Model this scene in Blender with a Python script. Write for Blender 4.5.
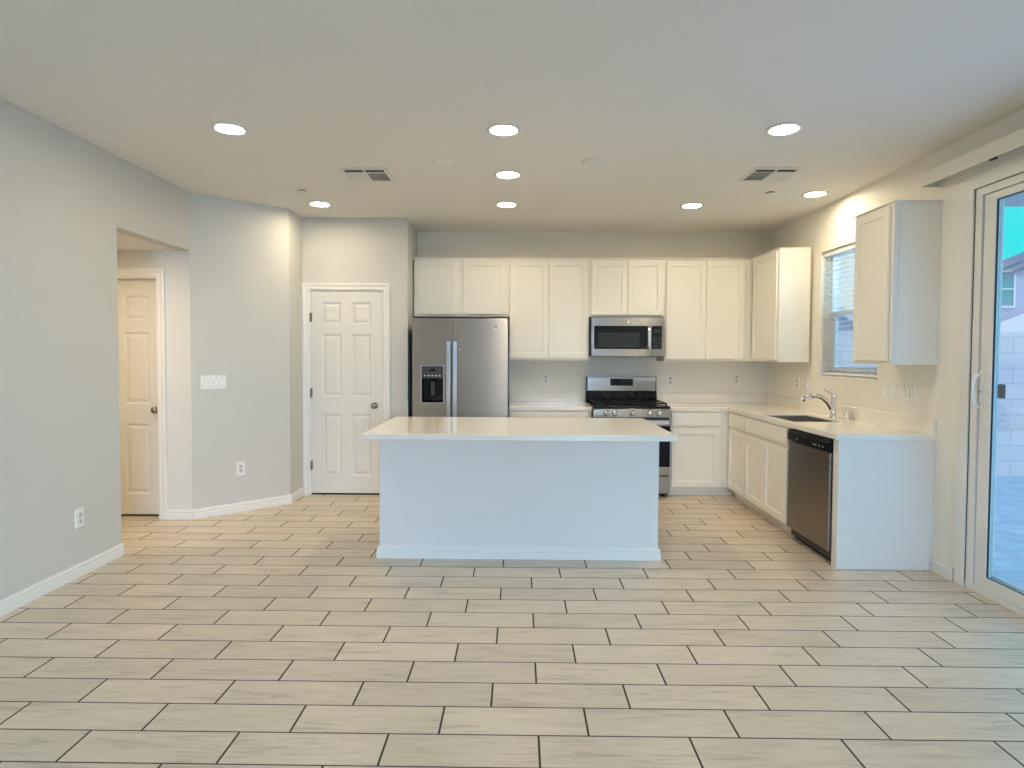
import bpy, bmesh, math, random
from mathutils import Matrix, Vector
random.seed(7)
S = bpy.context.scene
COL = S.collection
for o in list(bpy.data.objects):
    bpy.data.objects.remove(o)

# ------------------------------------------------------------------ camera
CAM_POS = (0.0, 0.0, 1.4112)
PITCH, YAW, ROLL = 0.031678, -0.012003, -0.004672
F_PX, CX, CY = 607.35, 511.7, 375.2
def make_camera():
    cy, sy, cp, sp = math.cos(YAW), math.sin(YAW), math.cos(PITCH), math.sin(PITCH)
    fwd = Vector((sy*cp, cy*cp, -sp)); right = Vector((cy, -sy, 0)); down = fwd.cross(right)
    cr, sr = math.cos(ROLL), math.sin(ROLL)
    r2 = cr*right + sr*down; d2 = -sr*right + cr*down
    cam = bpy.data.cameras.new('camera'); ob = bpy.data.objects.new('camera', cam); COL.objects.link(ob)
    m = Matrix((( r2.x, -d2.x, -fwd.x, CAM_POS[0]), (r2.y, -d2.y, -fwd.y, CAM_POS[1]),
                (r2.z, -d2.z, -fwd.z, CAM_POS[2]), (0, 0, 0, 1)))
    ob.matrix_world = m
    cam.sensor_fit = 'HORIZONTAL'; cam.sensor_width = 36.0
    cam.lens = F_PX*36.0/1024.0
    cam.shift_x = (512-CX)/1024.0
    cam.shift_y = (CY-384)/1024.0
    cam.clip_start = 0.02; cam.clip_end = 300
    S.camera = ob
make_camera()

# ------------------------------------------------------------------ world, lights, exposure
S.view_settings.view_transform = 'Standard'
S.view_settings.look = 'None'
S.view_settings.exposure = 0.07
S.view_settings.gamma = 1.0
S.view_settings.use_curve_mapping = False
S.cycles.max_bounces = 10
S.cycles.diffuse_bounces = 6
S.cycles.glossy_bounces = 5
S.cycles.transparent_max_bounces = 12
S.cycles.sample_clamp_indirect = 6.0
S.cycles.caustics_reflective = False
S.cycles.caustics_refractive = False

DOWNLIGHT = 126.0          # radiance of a ceiling lamp lens
DOWNLIGHT_COL = (1.0, 0.835, 0.59)
WORLD_STRENGTH = 1.0
REAR_POWER = 2300.0
SLIDER_POWER = 20.0
SUN_STRENGTH = 3.4

def make_world():
    w = bpy.data.worlds.new('sky'); S.world = w; w.use_nodes = True
    nt = w.node_tree; nt.nodes.clear()
    out = nt.nodes.new('ShaderNodeOutputWorld'); bg = nt.nodes.new('ShaderNodeBackground')
    tc = nt.nodes.new('ShaderNodeTexCoord'); sep = nt.nodes.new('ShaderNodeSeparateXYZ')
    nt.links.new(tc.outputs['Generated'], sep.inputs[0])
    # a bank of white cloud stands over the north east, clear cyan sky to the east
    dot = nt.nodes.new('ShaderNodeVectorMath'); dot.operation = 'DOT_PRODUCT'
    d = Vector((0.40, 0.90, 0.17)).normalized(); dot.inputs[1].default_value = d
    nt.links.new(tc.outputs['Generated'], dot.inputs[0])
    nz = nt.nodes.new('ShaderNodeTexNoise'); nz.inputs['Scale'].default_value = 9.0
    nt.links.new(tc.outputs['Generated'], nz.inputs['Vector'])
    ad = nt.nodes.new('ShaderNodeMath'); ad.operation = 'MULTIPLY_ADD'
    ad.inputs[1].default_value = 0.012; nt.links.new(nz.outputs['Fac'], ad.inputs[0])
    nt.links.new(dot.outputs['Value'], ad.inputs[2])
    mr = nt.nodes.new('ShaderNodeMapRange'); mr.inputs['From Min'].default_value = 0.991; mr.inputs['From Max'].default_value = 0.999
    nt.links.new(ad.outputs[0], mr.inputs['Value'])
    el = nt.nodes.new('ShaderNodeMapRange'); el.inputs['From Min'].default_value = 0.2; el.inputs['From Max'].default_value = 0.7
    nt.links.new(sep.outputs['Z'], el.inputs['Value'])
    m1 = nt.nodes.new('ShaderNodeMix'); m1.data_type = 'RGBA'
    m1.inputs['A'].default_value = (0.0, 1.05, 1.15, 1); m1.inputs['B'].default_value = (0.10, 0.42, 0.85, 1)
    nt.links.new(el.outputs['Result'], m1.inputs['Factor'])
    az = nt.nodes.new('ShaderNodeMapRange'); az.inputs['From Min'].default_value = 0.25; az.inputs['From Max'].default_value = 0.55
    nt.links.new(sep.outputs['X'], az.inputs['Value'])
    m0 = nt.nodes.new('ShaderNodeMix'); m0.data_type = 'RGBA'
    m0.inputs['A'].default_value = (0.62, 0.88, 1.4, 1)
    nt.links.new(az.outputs['Result'], m0.inputs['Factor']); nt.links.new(m1.outputs['Result'], m0.inputs['B'])
    m2 = nt.nodes.new('ShaderNodeMix'); m2.data_type = 'RGBA'
    m2.inputs['B'].default_value = (0.85, 0.97, 1.0, 1)
    nt.links.new(mr.outputs['Result'], m2.inputs['Factor']); nt.links.new(m0.outputs['Result'], m2.inputs['A'])
    nt.links.new(m2.outputs['Result'], bg.inputs['Color']); bg.inputs['Strength'].default_value = WORLD_STRENGTH
    nt.links.new(bg.outputs[0], out.inputs['Surface'])
make_world()

def lamp(name, typ, loc, rot, energy, color, **kw):
    l = bpy.data.lights.new(name, typ); l.energy = energy; l.color = color
    for k, v in kw.items(): setattr(l, k, v)
    o = bpy.data.objects.new(name, l); COL.objects.link(o); o.location = loc; o.rotation_euler = rot
    return o
# daylight through the big rear windows (behind the camera) and through the patio door
lamp('rear_window_daylight', 'AREA', (1.75, -6.2, 2.5), (math.radians(90), 0, 0), REAR_POWER, (0.52, 0.69, 1.0), shape='RECTANGLE', size=3.3, size_y=2.0)
lamp('patio_door_daylight', 'AREA', (3.02, 2.62, 1.3), (0, math.radians(90), 0), SLIDER_POWER, (0.34, 0.56, 1.0), shape='RECTANGLE', size=2.2, size_y=1.25)
kl = lamp('kitchen_window_daylight', 'AREA', (3.22, 5.16, 2.66), (0, 0, 0), 30.0, (0.62, 0.82, 1.0), shape='RECTANGLE', size=0.9, size_y=0.25)
kl.rotation_euler = Vector((-0.62, 0, -0.78)).to_track_quat('-Z', 'X').to_euler()
lamp('hall_lamp', 'AREA', (-3.3, 4.1, 2.26), (0, 0, 0), 17.0, (1.0, 0.80, 0.55), shape='DISK', size=0.3)
sun = lamp('sun', 'SUN', (-10, 0, 20), (0, 0, 0), SUN_STRENGTH, (0.86, 0.88, 1.0), angle=0.02)
sun.rotation_euler = Vector((-0.35, 0.32, -0.88)).to_track_quat('-Z', 'Y').to_euler()

# ------------------------------------------------------------------ materials
def mat(name, col, rough=0.5, metal=0.0, spec=0.5, var=0.03, nscale=12.0, bump=0.0, bscale=200.0, emis=None, estr=0.0, coat=0.0, stretch=None, rvar=0.0, aniso=0.0):
    m = bpy.data.materials.new(name); m.use_nodes = True
    nt = m.node_tree; b = nt.nodes['Principled BSDF']
    b.inputs['Roughness'].default_value = rough; b.inputs['Metallic'].default_value = metal
    b.inputs['Specular IOR Level'].default_value = spec
    b.inputs['Coat Weight'].default_value = coat
    tc = nt.nodes.new('ShaderNodeTexCoord'); mp = nt.nodes.new('ShaderNodeMapping')
    if stretch: mp.inputs['Scale'].default_value = stretch
    nt.links.new(tc.outputs['Object'], mp.inputs['Vector'])
    nz = nt.nodes.new('ShaderNodeTexNoise'); nz.inputs['Scale'].default_value = nscale; nz.inputs['Detail'].default_value = 4
    nt.links.new(mp.outputs[0], nz.inputs['Vector'])
    mx = nt.nodes.new('ShaderNodeMix'); mx.data_type = 'RGBA'
    mx.inputs['A'].default_value = (*[max(0, c*(1-var)) for c in col], 1)
    mx.inputs['B'].default_value = (*[min(1, c*(1+var)) for c in col], 1)
    nt.links.new(nz.outputs['Fac'], mx.inputs['Factor']); nt.links.new(mx.outputs['Result'], b.inputs['Base Color'])
    if rvar:
        r = nt.nodes.new('ShaderNodeMath'); r.operation = 'MULTIPLY_ADD'; r.inputs[1].default_value = rvar; r.inputs[2].default_value = rough - rvar/2
        nt.links.new(nz.outputs['Fac'], r.inputs[0]); nt.links.new(r.outputs[0], b.inputs['Roughness'])
    if bump:
        n2 = nt.nodes.new('ShaderNodeTexNoise'); n2.inputs['Scale'].default_value = bscale; n2.inputs['Detail'].default_value = 3
        nt.links.new(mp.outputs[0], n2.inputs['Vector'])
        bp = nt.nodes.new('ShaderNodeBump'); bp.inputs['Strength'].default_value = bump; bp.inputs['Distance'].default_value = 0.004
        nt.links.new(n2.outputs['Fac'], bp.inputs['Height']); nt.links.new(bp.outputs[0], b.inputs['Normal'])
    if aniso:
        tg = nt.nodes.new('ShaderNodeTangent'); tg.direction_type = 'RADIAL'; tg.axis = 'Z'
        nt.links.new(tg.outputs[0], b.inputs['Tangent']); b.inputs['Anisotropic'].default_value = aniso; b.inputs['Anisotropic Rotation'].default_value = 0.25
    if emis:
        b.inputs['Emission Color'].default_value = (*emis, 1); b.inputs['Emission Strength'].default_value = estr
    return m

def glass_mat(name, tint=(0.93, 0.98, 0.98), refl=0.08):
    m = bpy.data.materials.new(name); m.use_nodes = True
    nt = m.node_tree; nt.nodes.clear()
    out = nt.nodes.new('ShaderNodeOutputMaterial'); t = nt.nodes.new('ShaderNodeBsdfTransparent'); g = nt.nodes.new('ShaderNodeBsdfGlossy')
    t.inputs['Color'].default_value = (*tint, 1); g.inputs['Roughness'].default_value = 0.02
    mx = nt.nodes.new('ShaderNodeMixShader'); lw = nt.nodes.new('ShaderNodeLayerWeight'); lw.inputs['Blend'].default_value = 0.25
    ml = nt.nodes.new('ShaderNodeMath'); ml.operation = 'MULTIPLY'; ml.inputs[1].default_value = 0.35
    nt.links.new(lw.outputs['Fresnel'], ml.inputs[0]); nt.links.new(ml.outputs[0], mx.inputs[0])
    nt.links.new(t.outputs[0], mx.inputs[1]); nt.links.new(g.outputs[0], mx.inputs[2]); nt.links.new(mx.outputs[0], out.inputs['Surface'])
    return m

def floor_mat():
    L, W, X0, Y0 = 0.5588, 0.1795, -1.597, 2.038
    m = bpy.data.materials.new('plank_tile'); m.use_nodes = True
    nt = m.node_tree; b = nt.nodes['Principled BSDF']
    N = lambda t: nt.nodes.new(t)
    def math_(op, a, bb=None, c=None):
        n = N('ShaderNodeMath'); n.operation = op
        for i, v in enumerate((a, bb, c)):
            if v is None: continue
            if isinstance(v, (int, float)): n.inputs[i].default_value = v
            else: nt.links.new(v, n.inputs[i])
        return n.outputs[0]
    tc = N('ShaderNodeTexCoord'); sp = N('ShaderNodeSeparateXYZ'); nt.links.new(tc.outputs['Object'], sp.inputs[0])
    v = math_('DIVIDE', math_('SUBTRACT', sp.outputs['Y'], Y0), W)
    row = math_('FLOOR', v); fv = math_('SUBTRACT', v, row)
    u = math_('SUBTRACT', math_('DIVIDE', math_('SUBTRACT', sp.outputs['X'], X0), L), math_('MULTIPLY', row, 0.3345))
    colm = math_('FLOOR', u); fu = math_('SUBTRACT', u, colm)
    du = math_('MULTIPLY', math_('MINIMUM', fu, math_('SUBTRACT', 1.0, fu)), L)
    dv = math_('MULTIPLY', math_('MINIMUM', fv, math_('SUBTRACT', 1.0, fv)), W)
    gu = N('ShaderNodeMapRange'); gu.inputs['From Min'].default_value = 0.0034; gu.inputs['From Max'].default_value = 0.0046; nt.links.new(du, gu.inputs['Value'])
    gv = N('ShaderNodeMapRange'); gv.inputs['From Min'].default_value = 0.0024; gv.inputs['From Max'].default_value = 0.0036; nt.links.new(dv, gv.inputs['Value'])
    tile = math_('MULTIPLY', gu.outputs['Result'], gv.outputs['Result'])
    cmb = N('ShaderNodeCombineXYZ'); nt.links.new(colm, cmb.inputs[0]); nt.links.new(row, cmb.inputs[1])
    wn = N('ShaderNodeTexWhiteNoise'); wn.noise_dimensions = '3D'; nt.links.new(cmb.outputs[0], wn.inputs['Vector'])
    # streaks along the plank, shifted from tile to tile
    off = N('ShaderNodeVectorMath'); off.operation = 'SCALE'; off.inputs['Scale'].default_value = 13.0; nt.links.new(wn.outputs['Color'], off.inputs[0])
    addv = N('ShaderNodeVectorMath'); addv.operation = 'ADD'; nt.links.new(tc.outputs['Object'], addv.inputs[0]); nt.links.new(off.outputs[0], addv.inputs[1])
    mp = N('ShaderNodeMapping'); mp.inputs['Scale'].default_value = (3.4, 42.0, 1.0); nt.links.new(addv.outputs[0], mp.inputs['Vector'])
    n1 = N('ShaderNodeTexNoise'); n1.inputs['Scale'].default_value = 1.6; n1.inputs['Detail'].default_value = 6; n1.inputs['Roughness'].default_value = 0.62; n1.inputs['Distortion'].default_value = 0.5
    nt.links.new(mp.outputs[0], n1.inputs['Vector'])
    mp2 = N('ShaderNodeMapping'); mp2.inputs['Scale'].default_value = (1.2, 5.0, 1.0); nt.links.new(addv.outputs[0], mp2.inputs['Vector'])
    n2 = N('ShaderNodeTexNoise'); n2.inputs['Scale'].default_value = 2.0; n2.inputs['Detail'].default_value = 4; nt.links.new(mp2.outputs[0], n2.inputs['Vector'])
    mixn = math_('ADD', math_('MULTIPLY', n1.outputs['Fac'], 0.65), math_('MULTIPLY', n2.outputs['Fac'], 0.35))
    rmp = N('ShaderNodeValToRGB'); cr = rmp.color_ramp
    cr.elements[0].position = 0.30; cr.elements[0].color = (0.38, 0.31, 0.225, 1)
    cr.elements[1].position = 0.70; cr.elements[1].color = (0.715, 0.605, 0.465, 1)
    e = cr.elements.new(0.47); e.color = (0.625, 0.522, 0.397, 1)
    nt.links.new(mixn, rmp.inputs[0])
    tone = math_('MULTIPLY_ADD', wn.outputs['Value'], 0.12, 0.94)
    hs = N('ShaderNodeHueSaturation'); nt.links.new(rmp.outputs[0], hs.inputs['Color']); nt.links.new(tone, hs.inputs['Value'])
    mx = N('ShaderNodeMix'); mx.data_type = 'RGBA'; mx.inputs['A'].default_value = (0.035, 0.022, 0.011, 1)
    nt.links.new(tile, mx.inputs['Factor']); nt.links.new(hs.outputs[0], mx.inputs['B'])
    nt.links.new(mx.outputs['Result'], b.inputs['Base Color'])
    rg = math_('MULTIPLY_ADD', tile, -0.55, 0.80)
    rg2 = math_('MULTIPLY_ADD', n1.outputs['Fac'], 0.12, rg)
    nt.links.new(rg2, b.inputs['Roughness']); b.inputs['Specular IOR Level'].default_value = 0.6
    bp = N('ShaderNodeBump'); bp.inputs['Strength'].default_value = 0.5; bp.inputs['Distance'].default_value = 0.002
    nt.links.new(tile, bp.inputs['Height']); nt.links.new(bp.outputs[0], b.inputs['Normal'])
    return m

def block_mat():
    m = mat('block_masonry', (0.52, 0.53, 0.56), rough=0.9, var=0.08, nscale=6, bump=0.2, bscale=60)
    nt = m.node_tree; b = nt.nodes['Principled BSDF']
    tc = nt.nodes.new('ShaderNodeTexCoord'); mp = nt.nodes.new('ShaderNodeMapping'); mp.inputs['Rotation'].default_value = (math.radians(-90), 0, 0)
    nt.links.new(tc.outputs['Object'], mp.inputs['Vector'])
    br = nt.nodes.new('ShaderNodeTexBrick'); br.inputs['Scale'].default_value = 1.0
    br.inputs['Brick Width'].default_value = 0.406; br.inputs['Row Height'].default_value = 0.203; br.inputs['Mortar Size'].default_value = 0.007
    br.inputs['Color1'].default_value = (0.60, 0.55, 0.58, 1); br.inputs['Color2'].default_value = (0.53, 0.50, 0.54, 1); br.inputs['Mortar'].default_value = (0.38, 0.38, 0.44, 1)
    nt.links.new(mp.outputs[0], br.inputs['Vector']); nt.links.new(br.outputs['Color'], b.inputs['Base Color'])
    return m

M = dict(
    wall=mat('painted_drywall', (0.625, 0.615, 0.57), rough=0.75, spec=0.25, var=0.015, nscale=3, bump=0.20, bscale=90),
    litwall=mat('drywall_lit_copy', (0.84, 0.81, 0.73), rough=0.6, spec=0.35, var=0.015, nscale=3, bump=0.20, bscale=90),  # same wall paint, lightened to imitate brighter light on the kitchen walls
    island=mat('island_paint', (0.75, 0.74, 0.71), rough=0.6, spec=0.3, var=0.012, nscale=3, bump=0.10, bscale=90),
    ceil=mat('ceiling_paint', (0.82, 0.80, 0.755), rough=0.9, spec=0.1, var=0.015, nscale=3, bump=0.20, bscale=90),
    hallwall=mat('hall_drywall', (0.74, 0.72, 0.675), rough=0.75, spec=0.25, var=0.015, nscale=3, bump=0.15, bscale=90),
    trim=mat('white_trim_paint', (0.82, 0.80, 0.75), rough=0.38, spec=0.45, var=0.01),
    door=mat('white_door_paint', (0.78, 0.755, 0.695), rough=0.42, spec=0.4, var=0.012),
    cab=mat('white_cabinet_lacquer', (0.87, 0.84, 0.755), rough=0.38, spec=0.4, var=0.012),
    cabin=mat('cabinet_side_laminate', (0.80, 0.79, 0.75), rough=0.35, spec=0.45, var=0.01),
    quartz=mat('white_quartz', (0.89, 0.845, 0.765), rough=0.09, spec=0.6, var=0.03, nscale=40),
    quartz_edge=mat('white_quartz_edge', (0.80, 0.775, 0.73), rough=0.12, spec=0.5, var=0.03, nscale=40),
    steel=mat('brushed_steel', (0.45, 0.435, 0.41), rough=0.36, metal=1.0, var=0.05, nscale=5, stretch=(1, 1, 60), rvar=0.05, aniso=0.93),
    steel_dark=mat('dark_brushed_steel', (0.27, 0.245, 0.225), rough=0.32, metal=1.0, var=0.06, nscale=5, stretch=(60, 60, 1), rvar=0.06, aniso=0.6),
    handle=mat('satin_handle_metal', (0.74, 0.74, 0.745), rough=0.22, metal=1.0, var=0.02),
    chrome=mat('chrome', (0.80, 0.80, 0.81), rough=0.07, metal=1.0, var=0.01),
    sink=mat('sink_steel', (0.22, 0.20, 0.18), rough=0.30, metal=1.0, var=0.03),
    black=mat('black_enamel', (0.006, 0.006, 0.009), rough=0.22, spec=0.25, var=0.1),
    blackglass=mat('black_glass', (0.006, 0.007, 0.010), rough=0.05, spec=0.6, var=0.1),
    windowglass=mat('tinted_oven_glass', (0.030, 0.036, 0.042), rough=0.04, spec=0.8, var=0.1),
    iron=mat('cast_iron', (0.008, 0.008, 0.009), rough=0.5, spec=0.25, var=0.1),
    darkgrey=mat('dark_grey_case', (0.035, 0.035, 0.037), rough=0.5, var=0.05),
    panelgrey=mat('dispenser_panel', (0.045, 0.047, 0.043), rough=0.3, var=0.05),
    plastic=mat('white_plastic', (0.86, 0.85, 0.82), rough=0.35, var=0.01),
    plastic_dim=mat('ivory_plastic', (0.62, 0.61, 0.58), rough=0.4, var=0.01),
    slot=mat('dark_slot', (0.03, 0.03, 0.03), rough=0.7, var=0.1),
    bronze=mat('antique_nickel', (0.30, 0.255, 0.19), rough=0.28, metal=1.0, var=0.05),
    rubber=mat('black_rubber', (0.02, 0.02, 0.025), rough=0.6, var=0.1),
    lens=mat('lamp_lens', (0.9, 0.9, 0.9), rough=0.5, emis=DOWNLIGHT_COL, estr=DOWNLIGHT),
    ventwhite=mat('vent_enamel', (0.74, 0.735, 0.70), rough=0.5, var=0.01),
    blind=mat('white_faux_wood', (0.82, 0.82, 0.82), rough=0.45, var=0.01),
    vinyl=mat('white_vinyl', (0.78, 0.775, 0.745), rough=0.35, var=0.01),
    valance=mat('cream_valance', (0.74, 0.71, 0.62), rough=0.5, var=0.01),
    dirt=mat('yard_dirt', (0.19, 0.31, 0.42), rough=0.95, var=0.55, nscale=6, bump=1.0, bscale=9),
    patio=mat('patio_stucco', (0.55, 0.55, 0.62), rough=0.9, var=0.04, bump=0.2, bscale=60),
    stucco=mat('blue_grey_stucco', (0.40, 0.44, 0.58), rough=0.9, var=0.04, bump=0.2, bscale=60),
    roof=mat('slate_tile', (0.20, 0.24, 0.34), rough=0.85, var=0.12, nscale=8),
    paleroof=mat('pale_roof_tile', (0.62, 0.62, 0.66), rough=0.85, var=0.06, nscale=8),
    housepane=mat('far_window_pane', (0.03, 0.30, 0.34), rough=0.05, spec=1.0, var=0.02),
    glass=glass_mat('clear_glass'), floor=floor_mat(), block=block_mat(),
)

# ------------------------------------------------------------------ mesh helpers
class MB:
    """collects shapes of ONE mesh"""
    def __init__(s): s.bm = bmesh.new()
    def box(s, x0, x1, y0, y1, z0, z1, bev=0.0, seg=1):
        t = bmesh.new()
        v = [t.verts.new(p) for p in [(x0,y0,z0),(x1,y0,z0),(x1,y1,z0),(x0,y1,z0),(x0,y0,z1),(x1,y0,z1),(x1,y1,z1),(x0,y1,z1)]]
        for f in [(0,3,2,1),(4,5,6,7),(0,1,5,4),(1,2,6,5),(2,3,7,6),(3,0,4,7)]: t.faces.new([v[i] for i in f])
        if bev > 0: bmesh.ops.bevel(t, geom=list(t.edges), offset=bev, segments=seg, profile=0.5, affect='EDGES')
        s._merge(t); return s
    def _merge(s, t, mtx=None):
        if mtx is not None: bmesh.ops.transform(t, matrix=mtx, verts=t.verts)
        me = bpy.data.meshes.new('tmp'); t.to_mesh(me); t.free(); s.bm.from_mesh(me); bpy.data.meshes.remove(me)
    def prism(s, poly, axis, a, b, bev=0.0):
        """poly: 2-D points; axis 'x','y','z' is the extrusion axis, from a to b"""
        t = bmesh.new()
        def P(u, v, w): return {'x': (w, u, v), 'y': (u, w, v), 'z': (u, v, w)}[axis]
        A = [t.verts.new(P(u, v, a)) for u, v in poly]; B = [t.verts.new(P(u, v, b)) for u, v in poly]
        t.faces.new(A); t.faces.new(B[::-1]); n = len(poly)
        for i in range(n): t.faces.new([A[i], B[i], B[(i+1) % n], A[(i+1) % n]])
        bmesh.ops.recalc_face_normals(t, faces=t.faces)
        if bev > 0: bmesh.ops.bevel(t, geom=list(t.edges), offset=bev, segments=2, profile=0.5, affect='EDGES')
        s._merge(t); return s
    def lathe(s, prof, c=(0,0,0), axis='z', seg=28):
        """prof: list of (radius, height along axis); ends closed when radius is 0"""
        t = bmesh.new(); rings = []
        def P(r, h, a):
            u, v = r*math.cos(a), r*math.sin(a)
            p = {'z': (u, v, h), 'y': (u, h, v), 'x': (h, u, v)}[axis]
            return (p[0]+c[0], p[1]+c[1], p[2]+c[2])
        for r, h in prof:
            if r < 1e-6: rings.append([t.verts.new(P(0, h, 0))])
            else: rings.append([t.verts.new(P(r, h, 2*math.pi*i/seg)) for i in range(seg)])
        for A, B in zip(rings, rings[1:]):
            for i in range(seg):
                j = (i+1) % seg
                if len(A) == 1 and len(B) == 1: continue
                if len(A) == 1: t.faces.new([A[0], B[i], B[j]])
                elif len(B) == 1: t.faces.new([A[i], B[0], A[j]])
                else: t.faces.new([A[i], B[i], B[j], A[j]])
        bmesh.ops.recalc_face_normals(t, faces=t.faces)
        for f in t.faces: f.smooth = True
        s._merge(t); return s
    def tube(s, pts, rad, seg=14, flat=1.0):
        """swept tube through pts; rad a number or one per point"""
        pts = [Vector(p) for p in pts]; R = rad if isinstance(rad, (list, tuple)) else [rad]*len(pts)
        t = bmesh.new(); rings = []; up = None
        for i, p in enumerate(pts):
            d = (pts[min(i+1, len(pts)-1)] - pts[max(i-1, 0)]).normalized()
            if up is None: up = Vector((0, 0, 1)) if abs(d.z) < 0.9 else Vector((0, 1, 0))
            a = d.cross(up).normalized(); bb = a.cross(d).normalized(); up = bb
            rings.append([t.verts.new(p + R[i]*(math.cos(2*math.pi*k/seg)*a + flat*math.sin(2*math.pi*k/seg)*bb)) for k in range(seg)])
        for A, B in zip(rings, rings[1:]):
            for k in range(seg): t.faces.new([A[k], A[(k+1) % seg], B[(k+1) % seg], B[k]])
        t.faces.new(rings[0]); t.faces.new(rings[-1])
        bmesh.ops.recalc_face_normals(t, faces=t.faces)
        for f in t.faces: f.smooth = len(f.verts) == 4
        s._merge(t); return s
    def grid(s, xs, ys, mask, to3d, bev=0.0, dissolve=True):
        """solid made of the grid cells for which mask(cx,cy) is true; to3d(u,v,k) k=0 front,1 back"""
        t = bmesh.new(); vs = {}
        def V(i, j, k):
            if (i, j, k) not in vs: vs[(i, j, k)] = t.verts.new(to3d(xs[i], ys[j], k))
            return vs[(i, j, k)]
        nx, ny = len(xs)-1, len(ys)-1
        on = lambda i, j: 0 <= i < nx and 0 <= j < ny and mask((xs[i]+xs[i+1])/2, (ys[j]+ys[j+1])/2)
        for i in range(nx):
            for j in range(ny):
                if not on(i, j): continue
                t.faces.new([V(i,j,0), V(i+1,j,0), V(i+1,j+1,0), V(i,j+1,0)])
                t.faces.new([V(i,j,1), V(i,j+1,1), V(i+1,j+1,1), V(i+1,j,1)])
                if not on(i-1, j): t.faces.new([V(i,j,0), V(i,j+1,0), V(i,j+1,1), V(i,j,1)])
                if not on(i+1, j): t.faces.new([V(i+1,j,0), V(i+1,j,1), V(i+1,j+1,1), V(i+1,j+1,0)])
                if not on(i, j-1): t.faces.new([V(i,j,0), V(i,j,1), V(i+1,j,1), V(i+1,j,0)])
                if not on(i, j+1): t.faces.new([V(i,j+1,0), V(i+1,j+1,0), V(i+1,j+1,1), V(i,j+1,1)])
        bmesh.ops.recalc_face_normals(t, faces=t.faces)
        if dissolve: bmesh.ops.dissolve_limit(t, angle_limit=0.01, verts=t.verts, edges=t.edges)
        if bev > 0:
            eds = [e for e in t.edges if len(e.link_faces) == 2 and e.calc_face_angle(0) > 0.5]
            bmesh.ops.bevel(t, geom=eds, offset=bev, segments=2, profile=0.5, affect='EDGES')
        s._merge(t); return s
    def rings(s, rects, back=None):
        """nested rectangles (x0,x1,z0,z1,y) joined ring by ring, last one filled; back=y closes the slab behind"""
        t = bmesh.new(); R = []
        if back is not None:
            x0, x1, z0, z1, _ = rects[0]; rects = [(x0, x1, z0, z1, back)] + list(rects)
        for x0, x1, z0, z1, y in rects:
            R.append([t.verts.new(p) for p in ((x0,y,z0),(x1,y,z0),(x1,y,z1),(x0,y,z1))])
        for A, B in zip(R, R[1:]):
            for i in range(4): t.faces.new([A[i], A[(i+1) % 4], B[(i+1) % 4], B[i]])
        t.faces.new(R[-1])
        if back is not None: t.faces.new(R[0][::-1])
        bmesh.ops.recalc_face_normals(t, faces=t.faces)
        s._merge(t); return s
    def build(s, name, m, parent=None, smooth=False):
        me = bpy.data.meshes.new(name); s.bm.to_mesh(me); s.bm.free()
        me.materials.append(m)
        if smooth:
            for p in me.polygons: p.use_smooth = True
        o = bpy.data.objects.new(name, me); COL.objects.link(o)
        if parent is not None: o.parent = parent
        return o

def shaker(x0, x1, z0, z1, yf=0.0, t=0.019, rail=0.057, rec=0.009):
    b = 0.0015
    return MB().rings([(x0,x1,z0,z1,yf+b),(x0+b,x1-b,z0+b,z1-b,yf),
        (x0+rail,x1-rail,z0+rail,z1-rail,yf),(x0+rail+.003,x1-rail-.003,z0+rail+.003,z1-rail-.003,yf+rec)], back=yf+t)
def slab(x0, x1, z0, z1, yf=0.0, t=0.019):
    b = 0.002
    return MB().rings([(x0,x1,z0,z1,yf+b),(x0+b,x1-b,z0+b,z1-b,yf)], back=yf+t)

def empty(name, loc=(0,0,0), rz=0.0):
    o = bpy.data.objects.new(name, None); COL.objects.link(o); o.location = loc; o.rotation_euler = (0, 0, rz)
    o.empty_display_size = 0.1
    return o
def tag(o, label, cat, group=None):
    o['label'] = label; o['category'] = cat
    if group: o['group'] = group
    return o
def thing(name, label, cat, loc=(0,0,0), rz=0.0, group=None): return tag(empty(name, loc, rz), label, cat, group)
def struct(o, label=None):
    o['kind'] = 'structure'
    if label: o['label'] = label
    return o
def dup(root, loc, rz=None, label=None):
    r = root.copy(); COL.objects.link(r); r.location = loc
    if rz is not None: r.rotation_euler = (0, 0, rz)
    if label: r['label'] = label
    for ch in list(root.children):
        c = ch.copy(); COL.objects.link(c); c.parent = r
        for g in list(ch.children):
            d = g.copy(); COL.objects.link(d); d.parent = c
    return r

# ------------------------------------------------------------------ room dimensions (metres)
CEIL = 2.78; XL = -2.79; XR = 2.757; YB = 6.75; YP = 6.08; YREAR = -3.2
XRET = -1.115           # side of the pantry wall beside the fridge
R90 = math.radians(90)

# ------------------------------------------------------------------ shell
struct(MB().box(-4.75, 2.93, YREAR-.15, 6.9, -.12, 0).build('floor', M['floor']), 'beige wood-look plank tile floor in a one-third running bond')
struct(MB().box(-4.75, 2.93, YREAR-.15, 6.9, CEIL, CEIL+.3).build('ceiling', M['ceil']), 'pale grey textured ceiling')
struct(MB().box(-4.6, XL-.12, 2.6, 5.13, 2.29, CEIL).build('ceiling_hall', M['ceil']))

# left wall with the hall opening
ys, zs = [YREAR, 4.205, 5.13], [0, 2.29, CEIL]
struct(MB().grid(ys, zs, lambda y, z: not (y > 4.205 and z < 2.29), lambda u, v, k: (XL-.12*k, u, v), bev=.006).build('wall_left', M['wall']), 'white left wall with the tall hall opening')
# angled corner wall and its short return
struct(MB().prism([(XL, 5.13), (-2.17, 5.72), (-2.17, 6.08), (-2.29, 6.08), (-2.29, 5.775), (XL, 5.30)], 'z', 0, CEIL).build('wall_angled', M['wall']))
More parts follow.
